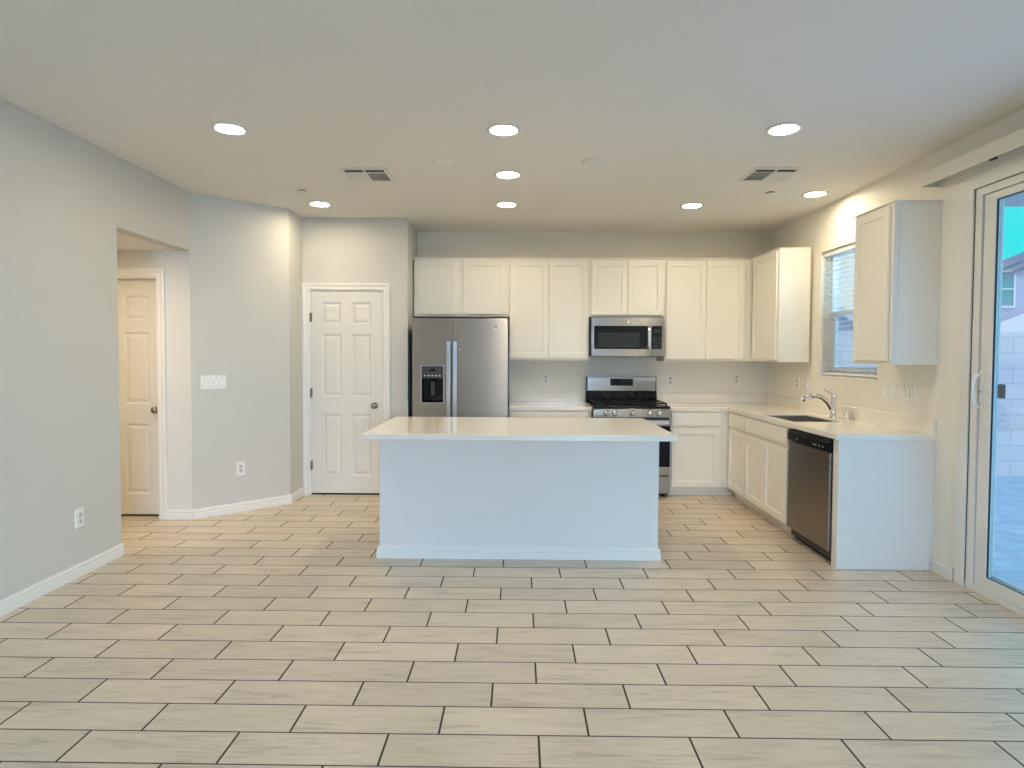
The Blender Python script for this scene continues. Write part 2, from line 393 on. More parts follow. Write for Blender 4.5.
# hall end wall with its door opening
HX0, HX1 = -3.853, -3.083
struct(MB().grid([-4.6, HX0-.012, HX1+.012, XL], [0, 2.065, CEIL], lambda x, z: not (HX0-.012 < x < HX1+.012 and z < 2.065), lambda u, v, k: (u, 5.13+.12*k, v)).build('wall_hall', M['hallwall']))
struct(MB().box(-4.72, -4.6, YREAR, 6.75, 0, CEIL).build('wall_outer', M['hallwall']))
struct(MB().box(-4.6, XL-.12, 2.48, 2.6, 0, CEIL).build('wall_hall_near', M['hallwall']))
# pantry wall with the door opening, side return
PX0, PX1 = -2.092, -1.374
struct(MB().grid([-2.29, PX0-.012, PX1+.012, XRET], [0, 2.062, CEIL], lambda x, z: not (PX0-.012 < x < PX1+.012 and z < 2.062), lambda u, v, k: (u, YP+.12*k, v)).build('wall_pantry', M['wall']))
struct(MB().prism([(XRET-.12, YP+.12), (XRET, YP+.12), (XRET-.018, YB), (XRET-.12, YB)], 'z', 0, CEIL).build('wall_pantry_side', M['wall']))
struct(MB().box(-4.72, XR+.15, YB, YB+.15, 0, CEIL).build('wall_back', M['litwall']))
# right wall: kitchen window and patio door openings
WY0, WY1, WZ0, WZ1 = 4.705, 5.615, 1.243, 2.366
SY0, SY1, SZ1 = 1.96, 3.785, 2.462
ys, zs = [YREAR, SY0, SY1, WY0, WY1, YB], [0, WZ0, WZ1, SZ1, CEIL]
struct(MB().grid(ys, zs, lambda y, z: not ((SY0 < y < SY1 and z < SZ1) or (WY0 < y < WY1 and WZ0 < z < WZ1)), lambda u, v, k: (XR+.15*k, u, v)).build('wall_right', M['litwall']), 'white right wall with the kitchen window and patio door')
# rear wall behind the viewpoint with the big living room window
RW = [(.22, 1.78, .04, 1.76), (-1.35, .10, 1.58, 2.44)]     # (x0, x1, z0, z1) of the rear windows
struct(MB().grid([-4.72, -1.35, .10, .22, 1.78, XR+.15], [0, .04, 1.58, 1.76, 2.44, CEIL], lambda x, z: not any(a < x < b and c < z < d for a, b, c, d in RW), lambda u, v, k: (u, YREAR-.15*k, v)).build('wall_rear', M['wall']))

# baseboards: a moulded strip swept along a straight run
BBP = [(0, 0), (.017, 0), (.017, .048), (.0115, .051), (.0115, .057), (.015, .061), (.014, .071), (.008, .075), (.0075, .083), (0, .083)]
def baseboard(name, p, q, label=None):
    """p->q seen with the wall on the far side, left to right"""
    dx, dy = q[0]-p[0], q[1]-p[1]; L = math.hypot(dx, dy)
    o = MB().prism([(-d, z) for d, z in BBP], 'x', 0, L).build(name, M['trim'])
    o.location = (p[0], p[1], 0); o.rotation_euler = (0, 0, math.atan2(dy, dx))
    return struct(o, label)
baseboard('baseboard_left', (XL, YREAR), (XL, 4.205))
baseboard('baseboard_angled', (XL, 5.13), (-2.17, 5.72))
baseboard('baseboard_return', (-2.17, 5.72), (-2.17, 6.06))
baseboard('baseboard_hall', (-3.002, 5.13), (XL+.006, 5.13))
baseboard('baseboard_right', (XR, 4.03), (XR, 3.835))
baseboard('baseboard_right_rear', (XR, 1.95), (XR, YREAR))

# ------------------------------------------------------------------ hinged interior doors
def panel_door(w, h):
    """six raised panels, front at y=0"""
    st, mid = .115, .108; pw = (w-2*st-mid)/2
    cols = [(st, st+pw), (st+pw+mid, w-st)]
    rows = [(.180, .803), (.977, 1.607), (1.710, 1.927)]
    k = h/2.04; rows = [(a*k, b*k) for a, b in rows]
    mb = MB(); t = .035
    xs = [0, cols[0][0], cols[0][1], cols[1][0], cols[1][1], w]; zs = [0] + [v for r in rows for v in r] + [h]
    isp = lambda x, z: any(a < x < b for a, b in cols) and any(a < z < b for a, b in rows)
    mb.grid(xs, zs, lambda x, z: not isp(x, z), lambda u, v, k: (u, t*k, v))
    for a, b in cols:
        for c, d in rows:
            r = lambda i, y: (a+i, b-i, c+i, d-i, y)
            mb.rings([r(0, 0), r(.010, .010), r(.020, .011), r(.042, .003), r(.046, .0025)])
            mb.box(a, b, .02, .03, c, d)
    return mb
def casing_mesh(w, h, cw=.070):
    """moulded trim round an opening w wide, h high, standing on the wall face y=0, growing towards -y"""
    mb = MB(); g = .010
    prof = [(0, .009), (.012, .013), (.030, .011), (cw-.016, .018), (cw, .016)]
    def path(off, y):
        return [(-g-off, y, 0), (-g-off, y, h+g+off), (w+g+off, y, h+g+off), (w+g+off, y, 0)]
    t = bmesh.new(); lines = [path(0, 0)] + [path(o, -d) for o, d in prof] + [path(cw, 0)]
    V = [[t.verts.new(p) for p in l] for l in lines]
    for A, B in zip(V, V[1:]):
        for i in range(3): t.faces.new([A[i], A[i+1], B[i+1], B[i]])
    for i in range(3): t.faces.new([V[-1][i], V[-1][i+1], V[0][i+1], V[0][i]])
    t.faces.new([l[0] for l in V]); t.faces.new([l[3] for l in V])
    bmesh.ops.recalc_face_normals(t, faces=t.faces)
    mb._merge(t); return mb
def knob(x, z, y=0.0):
    return MB().lathe([(0, y), (.032, y), (.032, y-.004), (.028, y-.009), (.013, y-.012), (.012, y-.030), (.020, y-.036), (.0275, y-.046), (.0275, y-.054), (.021, y-.063), (0, y-.066)], (x, 0, z), 'y')
def hinge(x, z, y):
    return MB().lathe([(0, z-.045), (.0065, z-.045), (.0065, z+.045), (0, z+.045)], (x, y, 0), 'z', 12).box(x-.004, x+.018, y+.003, y+.006, z-.045, z+.045)

def hinged_door(name, loc, w, h, recess, label, knob_x, knob_z, hinges=(), jamb_depth=.12, sill=.018, headgap=0.0):
    r = struct(empty(name, loc), label)
    d = panel_door(w, h-sill-headgap); ob = d.build('door_leaf', M['door'], r); ob.location = (0, recess, sill)
    casing_mesh(w, h).build('door_casing', M['trim'], r)
    jb = MB(); jb.box(-.012, -.002, 0, jamb_depth, 0, h+.010); jb.box(w+.002, w+.012, 0, jamb_depth, 0, h+.010); jb.box(-.002, w+.002, 0, jamb_depth, h+.002, h+.010)
    jb.build('door_jamb', M['trim'], r)
    if headgap: MB().box(-.002, w+.002, recess+.004, recess+.03, h-headgap+.001, h+.002).build('door_stop', M['trim'], r)
    MB().box(-.002, w+.002, recess+.008, recess+.03, 0, .006).build('door_gap_shade', M['slot'], r)  # dark strip standing in for the shade under the leaf
    knob(knob_x, knob_z, recess).build('door_knob', M['bronze'], r)
    for z in hinges: hinge(-.004, z, recess-.004).build('door_hinge', M['bronze'], r)
    return r
hinged_door('door_1', (PX0, YP, 0), PX1-PX0, 2.052, .004, 'closed white six-panel pantry door with three hinges on its left', .642, .905, (1.79, 1.03, .30))
d2 = hinged_door('door_2', (HX0, 5.13, 0), HX1-HX0, 2.055, .085, 'white six-panel door at the end of the hall opening', HX1-HX0-.050, .930, headgap=.028)

# ------------------------------------------------------------------ kitchen window and blind
def kitchen_window():
    r = struct(empty('window_1', (XR, WY1, WZ0), -R90), 'kitchen window over the sink')
    w, h = WY1-WY0, WZ1-WZ0
    y0, y1 = .085, .145
    fr = MB(); fw = .045
    fr.grid([0, fw, w-fw, w], [0, fw, h-fw, h], lambda u, v: not (fw < u < w-fw and fw < v < h-fw), lambda u, v, k: (u, y0+(y1-y0)*k, v), bev=.003)
    fr.build('window_frame', M['vinyl'], r)
    zm = .565
    sa = MB(); sf = .038
    sa.grid([fw, fw+sf, w-fw-sf, w-fw], [fw, fw+sf, zm-.02, zm+.02], lambda u, v: not (fw+sf < u < w-fw-sf and fw+sf < v < zm-.02), lambda u, v, k: (u, y0+.008+.024*k, v), bev=.002)
    sa.build('lower_sash', M['vinyl'], r)
    MB().box(fw, w-fw, y0+.034, y0+.056, zm-.018, zm+.022, .002).build('meeting_rail', M['vinyl'], r)
    MB().box(fw, w-fw, y0+.042, y0+.046, zm+.02, h-fw).build('window_pane', M['glass'], r)
    MB().box(fw+sf, w-fw-sf, y0+.018, y0+.022, fw+sf, zm-.02).build('window_pane', M['glass'], r)
    MB().box(-.002, w+.002, -.004, .085, -.012, .003, .002).build('window_stool', M['trim'], r)
kitchen_window()
def blind():
    w, h = WY1-WY0-.012, WZ1-WZ0
    r = thing('window_blind', 'white slatted blind hanging open in the window above the sink', 'blind', (XR+.012, WY1-.006, WZ0), -R90)
    MB().box(0, w, .004, .056, h-.045, h-.004, .003).build('headrail', M['blind'], r)
    MB().box(0, w, .008, .052, .012, .030, .004).build('bottom_rail', M['blind'], r)
    sl = MB(); n = 24; z = .062; pitch = (h-.045-.075)/n
    for i in range(n):
        zc = z + i*pitch
        t = bmesh.new()
        prof = [(.007, -.0012), (.018, .000), (.030, .0005), (.042, .000), (.053, -.0012)]
        A = []
        for x in (0.004, w-.004):
            A.append([t.verts.new((x, y, zc+dz+.002)) for y, dz in prof] + [t.verts.new((x, y, zc+dz)) for y, dz in reversed(prof)])
        n_ = len(A[0])
        for k in range(n_): t.faces.new([A[0][k], A[0][(k+1) % n_], A[1][(k+1) % n_], A[1][k]])
        t.faces.new(A[0]); t.faces.new(A[1][::-1]); bmesh.ops.recalc_face_normals(t, faces=t.faces)
        sl._merge(t)
    sl.build('slat_stack', M['blind'], r)
    for u in (.11, w/2, w-.11):
        MB().tube([(u, .003, .02), (u, .003, h-.04)], .0012, 6).build('ladder_cord', M['blind'], r)
    MB().tube([(.06, -.006, h-.05), (.062, -.008, h-.72)], .004, 8).build('tilt_wand', M['glass'], r)
blind()

# ------------------------------------------------------------------ patio sliding door
def slider():
    r = struct(empty('door_3', (XR, SY1, 0), -R90), 'white-framed sliding glass patio door')
    w, h = SY1-SY0, SZ1
    g = MB(); cw = .028     # outer trim on the wall face
    g.grid([-cw, 0.043, w-.043, w+cw], [0, .012, h-.030, h+cw], lambda u, v: not (.043 < u < w-.043 and v < h-.030), lambda u, v, k: (u, -.014+.013*k, v), bev=.003)
    g.build('door_casing', M['vinyl'], r)
    f = MB(); fw = .098; ft = .078
    f.grid([.001, fw, w-fw, w-.001], [.001, .035, h-ft, h-.001], lambda u, v: not (fw < u < w-fw and .035 < v < h-ft), lambda u, v, k: (u, .002+.13*k, v))
    f.build('door_frame', M['vinyl'], r)
    ws = MB(); ws.grid([0.043, .0465, w-.0465, w-.043], [.036, .037, h-.0335, h-.030], lambda u, v: not (.0465 < u < w-.0465 and v < h-.0335), lambda u, v, k: (u, -.0005+.002*k, v))
    ws.build('casing_gap_shade', M['slot'], r)  # thin dark line imitating shade in the gap beside the casing
    def panel(u0, u1, y0, nm):
        st = .088; p = MB(); z0, z1 = .036, h-ft-.004
        p.grid([u0, u0+st, u1-st, u1], [z0, z0+.075, z1-.044, z1], lambda u, v: not (u0+st < u < u1-st and z0+.075 < v < z1-.044), lambda u, v, k: (u, y0+.036*k, v), bev=.004)
        o = p.build(nm, M['vinyl'], r)
        MB().box(u0+st, u1-st, y0+.015, y0+.021, z0+.075, z1-.044).build('door_glass', M['glass'], o)
        gk = MB().grid([u0+st-.001, u0+st+.005, u1-st-.005, u1-st+.001], [z0+.074, z0+.079, z1-.049, z1-.043], lambda u, v: not (u0+st+.005 < u < u1-st-.005 and z0+.079 < v < z1-.049), lambda u, v, k: (u, y0+.006+.008*k, v))
        gk.build('gasket', M['slot'], o)
        return o
    panel(.103, .97, .012, 'sliding_panel'); panel(.88, w-.103, .055, 'fixed_panel')
    # pull handle with its lock, inside and outside
    zc = 1.215
    hm = MB().tube([(.112, .010, zc+.10), (.112, -.020, zc+.085), (.112, -.032, zc+.045), (.112, -.035, zc), (.112, -.032, zc-.045), (.112, -.020, zc-.085), (.112, .010, zc-.10)], [.012, .011, .009, .009, .009, .011, .012], 10)
    hm.box(.105, .140, .006, .012, zc-.115, zc+.115, .003)
    ho = hm.build('door_handle', M['plastic'], r)
    MB().box(.124, .133, -.006, .006, zc-.012, zc+.004, .002).build('thumb_latch', M['handle'], ho)
    MB().tube([(.135, .048, zc+.10), (.135, .074, zc+.08), (.135, .081, zc), (.135, .074, zc-.08), (.135, .048, zc-.10)], .011, 10).build('outside_handle', M['plastic'], r)
    # insect screen frame outside with its black latch
    s = MB(); s.grid([.05, .10, .86, .91], [.036, .10, h-.10, h-.05], lambda u, v: not (.10 < u < .86 and .10 < v < h-.10), lambda u, v, k: (u, .100+.022*k, v), bev=.002)
    so = s.build('screen_frame', M['vinyl'], r)
    MB().box(.085, .130, .124, .150, zc-.045, zc+.04, .004).build('screen_latch', M['rubber'], so)
slider()
def valance():
    r = thing('valance', 'long cream blind valance mounted above the patio door', 'valance', (XR, 4.074, 2.535), -R90)
    L = 2.35
    MB().box(0, L, -.112, -.100, 0, .090, .002).build('front_board', M['valance'], r)
    MB().box(0, .012, -.100, 0, 0, .090, .002).build('end_return', M['valance'], r)
    MB().box(.012, L, -.100, 0, .080, .090).build('top_board', M['valance'], r)
    MB().box(.03, L, -.070, -.030, .045, .080, .002).build('headrail_track', M['ventwhite'], r)
    MB().box(.56, .60, -.102, -.080, -.006, .012, .002).build('track_clip', M['rubber'], r)
valance()

# ------------------------------------------------------------------ island
def island():
    X0, X1, Y0, Y1 = -.969, .971, 4.19, 4.965
    r = thing('kitchen_island', 'white kitchen island with plain front panel standing mid-floor', 'island', ((X0+X1)/2, Y0, 0))
    w = (X1-X0)/2
    MB().box(-w, w, 0, Y1-Y0-.02, 0.0, .866, .004).build('body', M['island'], r)
    bb = MB(); pr = [(-d, z) for d, z in BBP]
    # baseboard wraps front and both sides, mitred: one swept profile
    t = bmesh.new(); D = Y1-Y0-.02
    rows = []
    for d, z in BBP:
        rows.append([t.verts.new(p) for p in ((-w-d, D, z), (-w-d, -d, z), (w+d, -d, z), (w+d, D, z))])
    n = len(rows)
    for i in range(n):
        A, B = rows[i], rows[(i+1) % n]
        for k in range(3): t.faces.new([A[k], A[k+1], B[k+1], B[k]])
    bmesh.ops.recalc_face_normals(t, faces=t.faces); bb._merge(t)
    bb.build('island_baseboard', M['trim'], r)
    top = MB().box(-1.018, 1.022, 3.897, 5.012, .8665, .904, .003, 2).build('island_countertop', M['quartz'])
    tag(top, 'long white polished quartz countertop overhanging the island', 'countertop')
island()

# ------------------------------------------------------------------ upper cabinets (all built facing -y)
def cabinet_box(w, d, z0, z1, side_trim=False):
    """carcass from the face-frame plane y=0 back to y=d"""
    mb = MB().box(0, w, 0, d, z0, z1, .0015)
    return mb
UF = 6.40   # face frame plane of the back uppers
UD = YB-UF-.002
def upper(name, label, loc, w, z0, z1, doors, rz=0.0, d=UD, dz0=.024, dz1=.030, group='upper wall cabinets', top=.012):
    r = thing(name, label, 'cabinet', loc, rz, group)
    cabinet_box(w, d, z0, z1-top).build('body', M['cab'], r)
    MB().box(0.0, w, -.012, d, z1-top, z1, .0015).build('crown_strip', M['cab'], r)
    for a, b in doors: shaker(a, b, z0+dz0, z1-dz1, -.0225).build('cabinet_door', M['cab'], r)
    return r
UT, UB, US = 2.440, 1.365, 1.822
upper('wall_cabinet', 'short white double-door wall cabinet above the refrigerator', (-1.112, UF, 0), 1.008, US, UT, [(.020, .468), (.527, .975)])
upper('wall_cabinet', 'tall white double-door wall cabinet between refrigerator and microwave', (-.103, UF, 0), .836, UB, UT, [(.010, .409), (.413, .818)])
upper('wall_cabinet', 'short white double-door wall cabinet above the microwave', (.734, UF, 0), .785, US+.003, UT, [(.024, .395), (.400, .764)], dz0=.020)
upper('wall_cabinet', 'tall white double-door wall cabinet right of the microwave', (1.520, UF, 0), .912, UB, UT, [(.016, .428), (.432, .832)])
# corner cabinet on the right wall: its face frame is on x=2.432, door towards the room
upper('wall_cabinet', 'white single-door corner wall cabinet left of the kitchen window', (2.434, 6.398, 0), .648, UB, UT, [(.060, .634)], rz=-R90, d=2.728-2.434)
rn = upper('wall_cabinet', 'white single-door wall cabinet right of the window near the patio door', (2.448, 4.492, 0), .462, UB, UT, [(.040, .437)], rz=-R90, d=XR-2.448-.001)
# thin scribe stiles on the exposed end of that cabinet
MB().box(.4621, .466, 0, .030, UB, UT-.012).build('scribe_stile', M['cabin'], rn)
MB().box(.4621, .466, .285, XR-2.448-.001, UB, UT-.012).build('scribe_stile', M['cabin'], rn)
MB().box(.4621, .472, -.012, XR-2.448-.001, UT-.012, UT).build('crown_strip_end', M['cab'], rn)

# ------------------------------------------------------------------ base cabinets
BF = 6.118; TK = .092; BT = .866
def base(name, label, loc, w, d, fronts, rz=0.0, toe=True, group='base cabinets', hollow=False):
    r = thing(name, label, 'cabinet', loc, rz, group)
    if hollow:
        MB().box(0, w, 0, d, TK, .640).box(0, w, 0, .020, .640, BT).build('body', M['cab'], r)
    else: MB().box(0, w, 0, d, TK, BT, .0015).build('body', M['cab'], r)
    if toe: MB().box(0, w, .060, .080, 0.0, TK).build('toe_kick', M['cab'], r)
    for kind, a, b, z0, z1 in fronts:
        if kind == 'drawer': slab(a, b, z0, z1, -.0225).build('drawer_front', M['cab'], r)
        else: shaker(a, b, z0, z1, -.0225).build('cabinet_door', M['cab'], r)
    return r
DZ = (.722, .852); OZ = (.100, .692)
base('base_cabinet', 'white base cabinet between refrigerator and range', (-.102, BF, 0), .835, YB-BF-.001,
     [('drawer', .015, .800, *DZ), ('door', .015, .406, *OZ), ('door', .410, .800, *OZ)])
base('base_cabinet', 'white single-door base cabinet right of the range', (1.518, BF, 0), XR-1.518-.001, YB-BF-.001,
     [('drawer', .020, .500, *DZ), ('door', .020, .500, *OZ)])
RX = 2.122
base('base_cabinet', 'narrow white corner base cabinet left of the sink cabinet', (RX, 6.097, 0), 6.097-5.657, XR-RX-.001,
     [('drawer', .012, .426, *DZ), ('door', .012, .426, *OZ)], rz=-R90)
base('base_cabinet', 'white double-door sink base cabinet left of the dishwasher', (RX, 5.655, 0), .908, XR-RX-.001,
     [('drawer', .012, .880, *DZ), ('door', .012, .443, *OZ), ('door', .447, .880, *OZ)], rz=-R90, hollow=True)
def end_panel():
    r = thing('end_panel', 'plain white end panel closing the counter run beside the dishwasher', 'panel', (2.120, 4.03, 0))
    MB().box(0, .608, 0, .070, 0, BT, .002).build('panel_board', M['cabin'], r)
    MB().box(.611, XR-2.120-.001, .006, .070, 0, BT, .001).build('scribe_filler', M['cabin'], r)
end_panel()

# ------------------------------------------------------------------ worktops with upstands
CT0, CT1 = .8665, .904
def worktops():
    cf = 6.090
    r = thing('countertop', 'short white quartz countertop between refrigerator and range', 'countertop', (-.10, cf, CT0))
    MB().box(0, .835, 0, YB-cf-.001, 0, CT1-CT0, .003, 2).build('slab', M['quartz'], r)
    MB().box(0, .835, YB-cf-.021, YB-cf-.001, CT1-CT0, 1.005-CT0, .002).build('backsplash', M['quartz'], r)
    r = thing('countertop', 'L-shaped white quartz countertop around the sink corner', 'countertop', (1.517, cf, CT0))
    ox, oy = 1.517, cf
    sx0, sx1, sy0, sy1 = 2.165, 2.550, 4.80, 5.41
    xs = [1.517, 2.100, sx0, sx1, XR-.001]; ys = [4.030, sy0, sy1, cf, YB-.001]
    def mask(x, y):
        if x < 2.100 and y < cf: return False
        return not (sx0 < x < sx1 and sy0 < y < sy1)
    MB().grid(xs, ys, mask, lambda u, v, k: (u-ox, v-oy, (CT1-CT0)*(1-k)), bev=.0025, dissolve=False).build('slab', M['quartz'], r)
    b = MB().box(0, XR-ox-.001, YB-oy-.021, YB-oy-.001, CT1-CT0, 1.005-CT0, .002)
    b.build('backsplash', M['quartz'], r)
    MB().box(XR-ox-.021, XR-ox-.001, 4.030-oy, YB-oy-.0215, CT1-CT0, 1.005-CT0, .002).build('backsplash', M['quartz'], r)
    # undermount double bowl sink
    s = thing('sink', 'stainless steel double bowl sink set under the countertop', 'sink', ((sx0+sx1)/2, (sy0+sy1)/2, CT1-.002))
    w, l = (sx1-sx0)/2, (sy1-sy0)/2
    def bowl(y0, y1, dep):
        mb = MB(); t = bmesh.new(); x0, x1 = -w, w
        def ring(i, z): return [t.verts.new(p) for p in ((x0+i, y0+i, z), (x1-i, y0+i, z), (x1-i, y1-i, z), (x0+i, y1-i, z))]
        R = [ring(.0008, -.010), ring(.0022, -.010), ring(.004, -.03), ring(.012, -dep+.015), ring(.03, -dep)]
        for A, B in zip(R, R[1:]):
            for i in range(4): t.faces.new([A[i], A[(i+1) % 4], B[(i+1) % 4], B[i]])
        t.faces.new(R[-1]); bmesh.ops.recalc_face_normals(t, faces=t.faces); bmesh.ops.reverse_faces(t, faces=t.faces)
        mb._merge(t)
        mb.lathe([(0, -dep+.001), (.035, -dep+.001), (.043, -dep+.003), (.045, -dep)], (0, (y0+y1)/2, 0), 'z', 20)
        return mb
    bowl(-l, -.012, .20).build('bowl', M['sink'], s); bowl(.012, l, .20).build('bowl', M['sink'], s)
    MB().box(-w, w, -.008, .008, -.05, -.012, .004).build('bowl_divider', M['sink'], s)
worktops()

def faucet():
    r = thing('faucet', 'chrome single-lever pull-out faucet behind the sink', 'faucet', (2.622, 5.084, .9043))
    MB().lathe([(0, 0), (.031, 0), (.031, .006), (.027, .012), (.024, .020), (.021, .060), (.0195, .120), (.019, .168), (.0205, .176), (.0205, .190), (.016, .198), (0, .200)], seg=24).build('body', M['chrome'], r)
    sp = [(-.004, 0, .050), (-.018, 0, .085), (-.042, 0, .125), (-.075, 0, .158), (-.115, 0, .181), (-.155, 0, .190), (-.190, 0, .186)]
    so = MB().tube(sp, [.020, .021, .020, .0195, .019, .0185, .018], 16).build('spout', M['chrome'], r)
    MB().tube([(-.188, 0, .187), (-.210, 0, .180), (-.245, 0, .163), (-.262, 0, .152)], [.019, .022, .0235, .020], 16).build('spray_head', M['chrome'], so)
    MB().tube([(-.002, 0, .190), (-.018, 0, .206), (-.045, 0, .221), (-.072, 0, .236), (-.092, 0, .252)], [.016, .0135, .011, .0095, .008], 12, .7).build('lever', M['chrome'], r)
    a = thing('air_gap', 'small chrome air gap cap beside the faucet', 'fitting', (2.690, 4.985, .9043))
    MB().lathe([(0, 0), (.029, 0), (.029, .004), (.026, .006), (.026, .054), (.022, .061), (0, .062)], seg=20).build('cap', M['chrome'], a)
faucet()

# ------------------------------------------------------------------ refrigerator
def lettering(text, size, m, parent, loc, ext=.0006):
    cu = bpy.data.curves.new('badge_lettering', 'FONT'); cu.body = text; cu.size = size; cu.extrude = ext; cu.align_x = 'CENTER'; cu.align_y = 'CENTER'
    tmp = bpy.data.objects.new('tmp', cu); COL.objects.link(tmp)
    me = bpy.data.meshes.new_from_object(tmp.evaluated_get(bpy.context.evaluated_depsgraph_get()))
    bpy.data.objects.remove(tmp); bpy.data.curves.remove(cu)
    me.materials.clear(); me.materials.append(m)
    o = bpy.data.objects.new('badge_lettering', me); COL.objects.link(o); o.parent = parent; o.location = loc; o.rotation_euler = (R90, 0, 0)
    return o
def badge(x, z, r, yf, parent):
    mb = MB().lathe([(0, yf-.002), (r*.80, yf-.002), (r*.86, yf-.0035), (r, yf-.0035), (r, yf), (0, yf)], (x, 0, z), 'y', 24)
    o = mb.build('badge', M['handle'], parent)
    lettering('GE', r*1.05, M['darkgrey'], o, (x, yf-.0026, z))
def fridge():
    r = thing('refrigerator', 'stainless steel side-by-side refrigerator with ice dispenser', 'refrigerator', (-1.043, 5.930, 0))
    w = .935
    MB().box(-.012, w-.004, .075, .790, .025, 1.742, .006).build('case', M['darkgrey'], r)
    def door(x0, x1, z0, z1, nm, hole=None):
        xs = [x0, x1]; zs = [z0, z1]
        if hole: xs = [x0, hole[0], hole[1], x1]; zs = [z0, hole[2], hole[3], z1]
        mb = MB()
        mb.grid(xs, zs, lambda u, v: not (hole and hole[0] < u < hole[1] and hole[2] < v < hole[3]), lambda u, v, k: (u, .006+.062*k - .006*(1-k), v), bev=.006)
        return mb.build(nm, M['steel'], r)
    H = (.092, .302, .952, 1.308)
    dl = door(0, .386, .075, 1.775, 'freezer_door', H)
    dr = door(.393, w, .075, 1.775, 'fresh_food_door')
    # dispenser recess
    mb = MB(); f = .010
    mb.grid([H[0]-f, H[0], H[1], H[1]+f], [H[2]-f, H[2], H[3], H[3]+f], lambda u, v: not (H[0] < u < H[1] and H[2] < v < H[3]), lambda u, v, k: (u, -.006+.008*k, v), bev=.002)
    mb.build('dispenser_frame', M['handle'], dl)
    mb = MB(); t = bmesh.new()
    x0, x1, z0, z1 = H
    zt = z0+(z1-z0)*.66
    R = [[t.verts.new(p) for p in ((x0, .002, z0), (x1, .002, z0), (x1, .002, zt), (x0, .002, zt))], [t.verts.new(p) for p in ((x0+.012, .056, z0+.02), (x1-.012, .056, z0+.02), (x1-.012, .056, zt), (x0+.012, .056, zt))]]
    for i in range(4): t.faces.new([R[0][i], R[0][(i+1) % 4], R[1][(i+1) % 4], R[1][i]])
    t.faces.new(R[1]); mb._merge(t); mb.build('dispenser_recess', M['blackglass'], dl)
    pm = MB().box(x0, x1, -.004, .030, zt, z1, .003).build('dispenser_panel', M['panelgrey'], dl)
    MB().box(x0+.075, x1-.075, -.0055, -.004, z1-.050, z1-.028, .0005).build('dispenser_display', M['blackglass'], pm)
    for i in range(5): MB().box(x0+.022+i*.036, x0+.040+i*.036, -.0055, -.004, zt+.022, zt+.034, .0005).build('dispenser_button', M['plastic_dim'], pm)
    MB().box((x0+x1)/2-.022, (x0+x1)/2+.022, .030, .046, zt-.17, zt-.03, .006).build('dispenser_paddle', M['darkgrey'], dl)
    MB().box((x0+x1)/2-.014, (x0+x1)/2+.014, .012, .036, zt-.028, zt, .004).build('dispenser_spout', M['black'], dl)
    # long flat bar handles
    for x0, x1, p in ((.337, .380, dl), (.398, .442, dr)):
        mb = MB().box(x0, x1, -.058, -.040, .46, 1.555, .007, 2)
        for zz in (.50, 1.50): mb.box(x0+.010, x1-.010, -.042, .001, zz, zz+.030, .003)
        mb.build('door_handle', M['handle'], p)
    badge(.812, 1.690, .016, 0.0, dr)
    MB().lathe([(0, -.002), (.007, -.002), (.007, 0), (0, 0)], (.462, 0, 1.475), 'y', 14).build('round_sticker', M['plastic'], dr)
    MB().box(.02, w-.02, .020, .060, .018, .070, .004).build('bottom_grille', M['darkgrey'], r)
    for x in (.03, w-.09): MB().box(x, x+.06, .050, .130, 1.742, 1.772, .004).build('hinge_cover', M['darkgrey'], r)
    for x in (.05, w-.10):
        for y in (.12, .70): MB().lathe([(0, 0), (.02, 0), (.02, .026), (0, .026)], (x, y, 0), 'z', 12).build('foot', M['rubber'], r)
fridge()

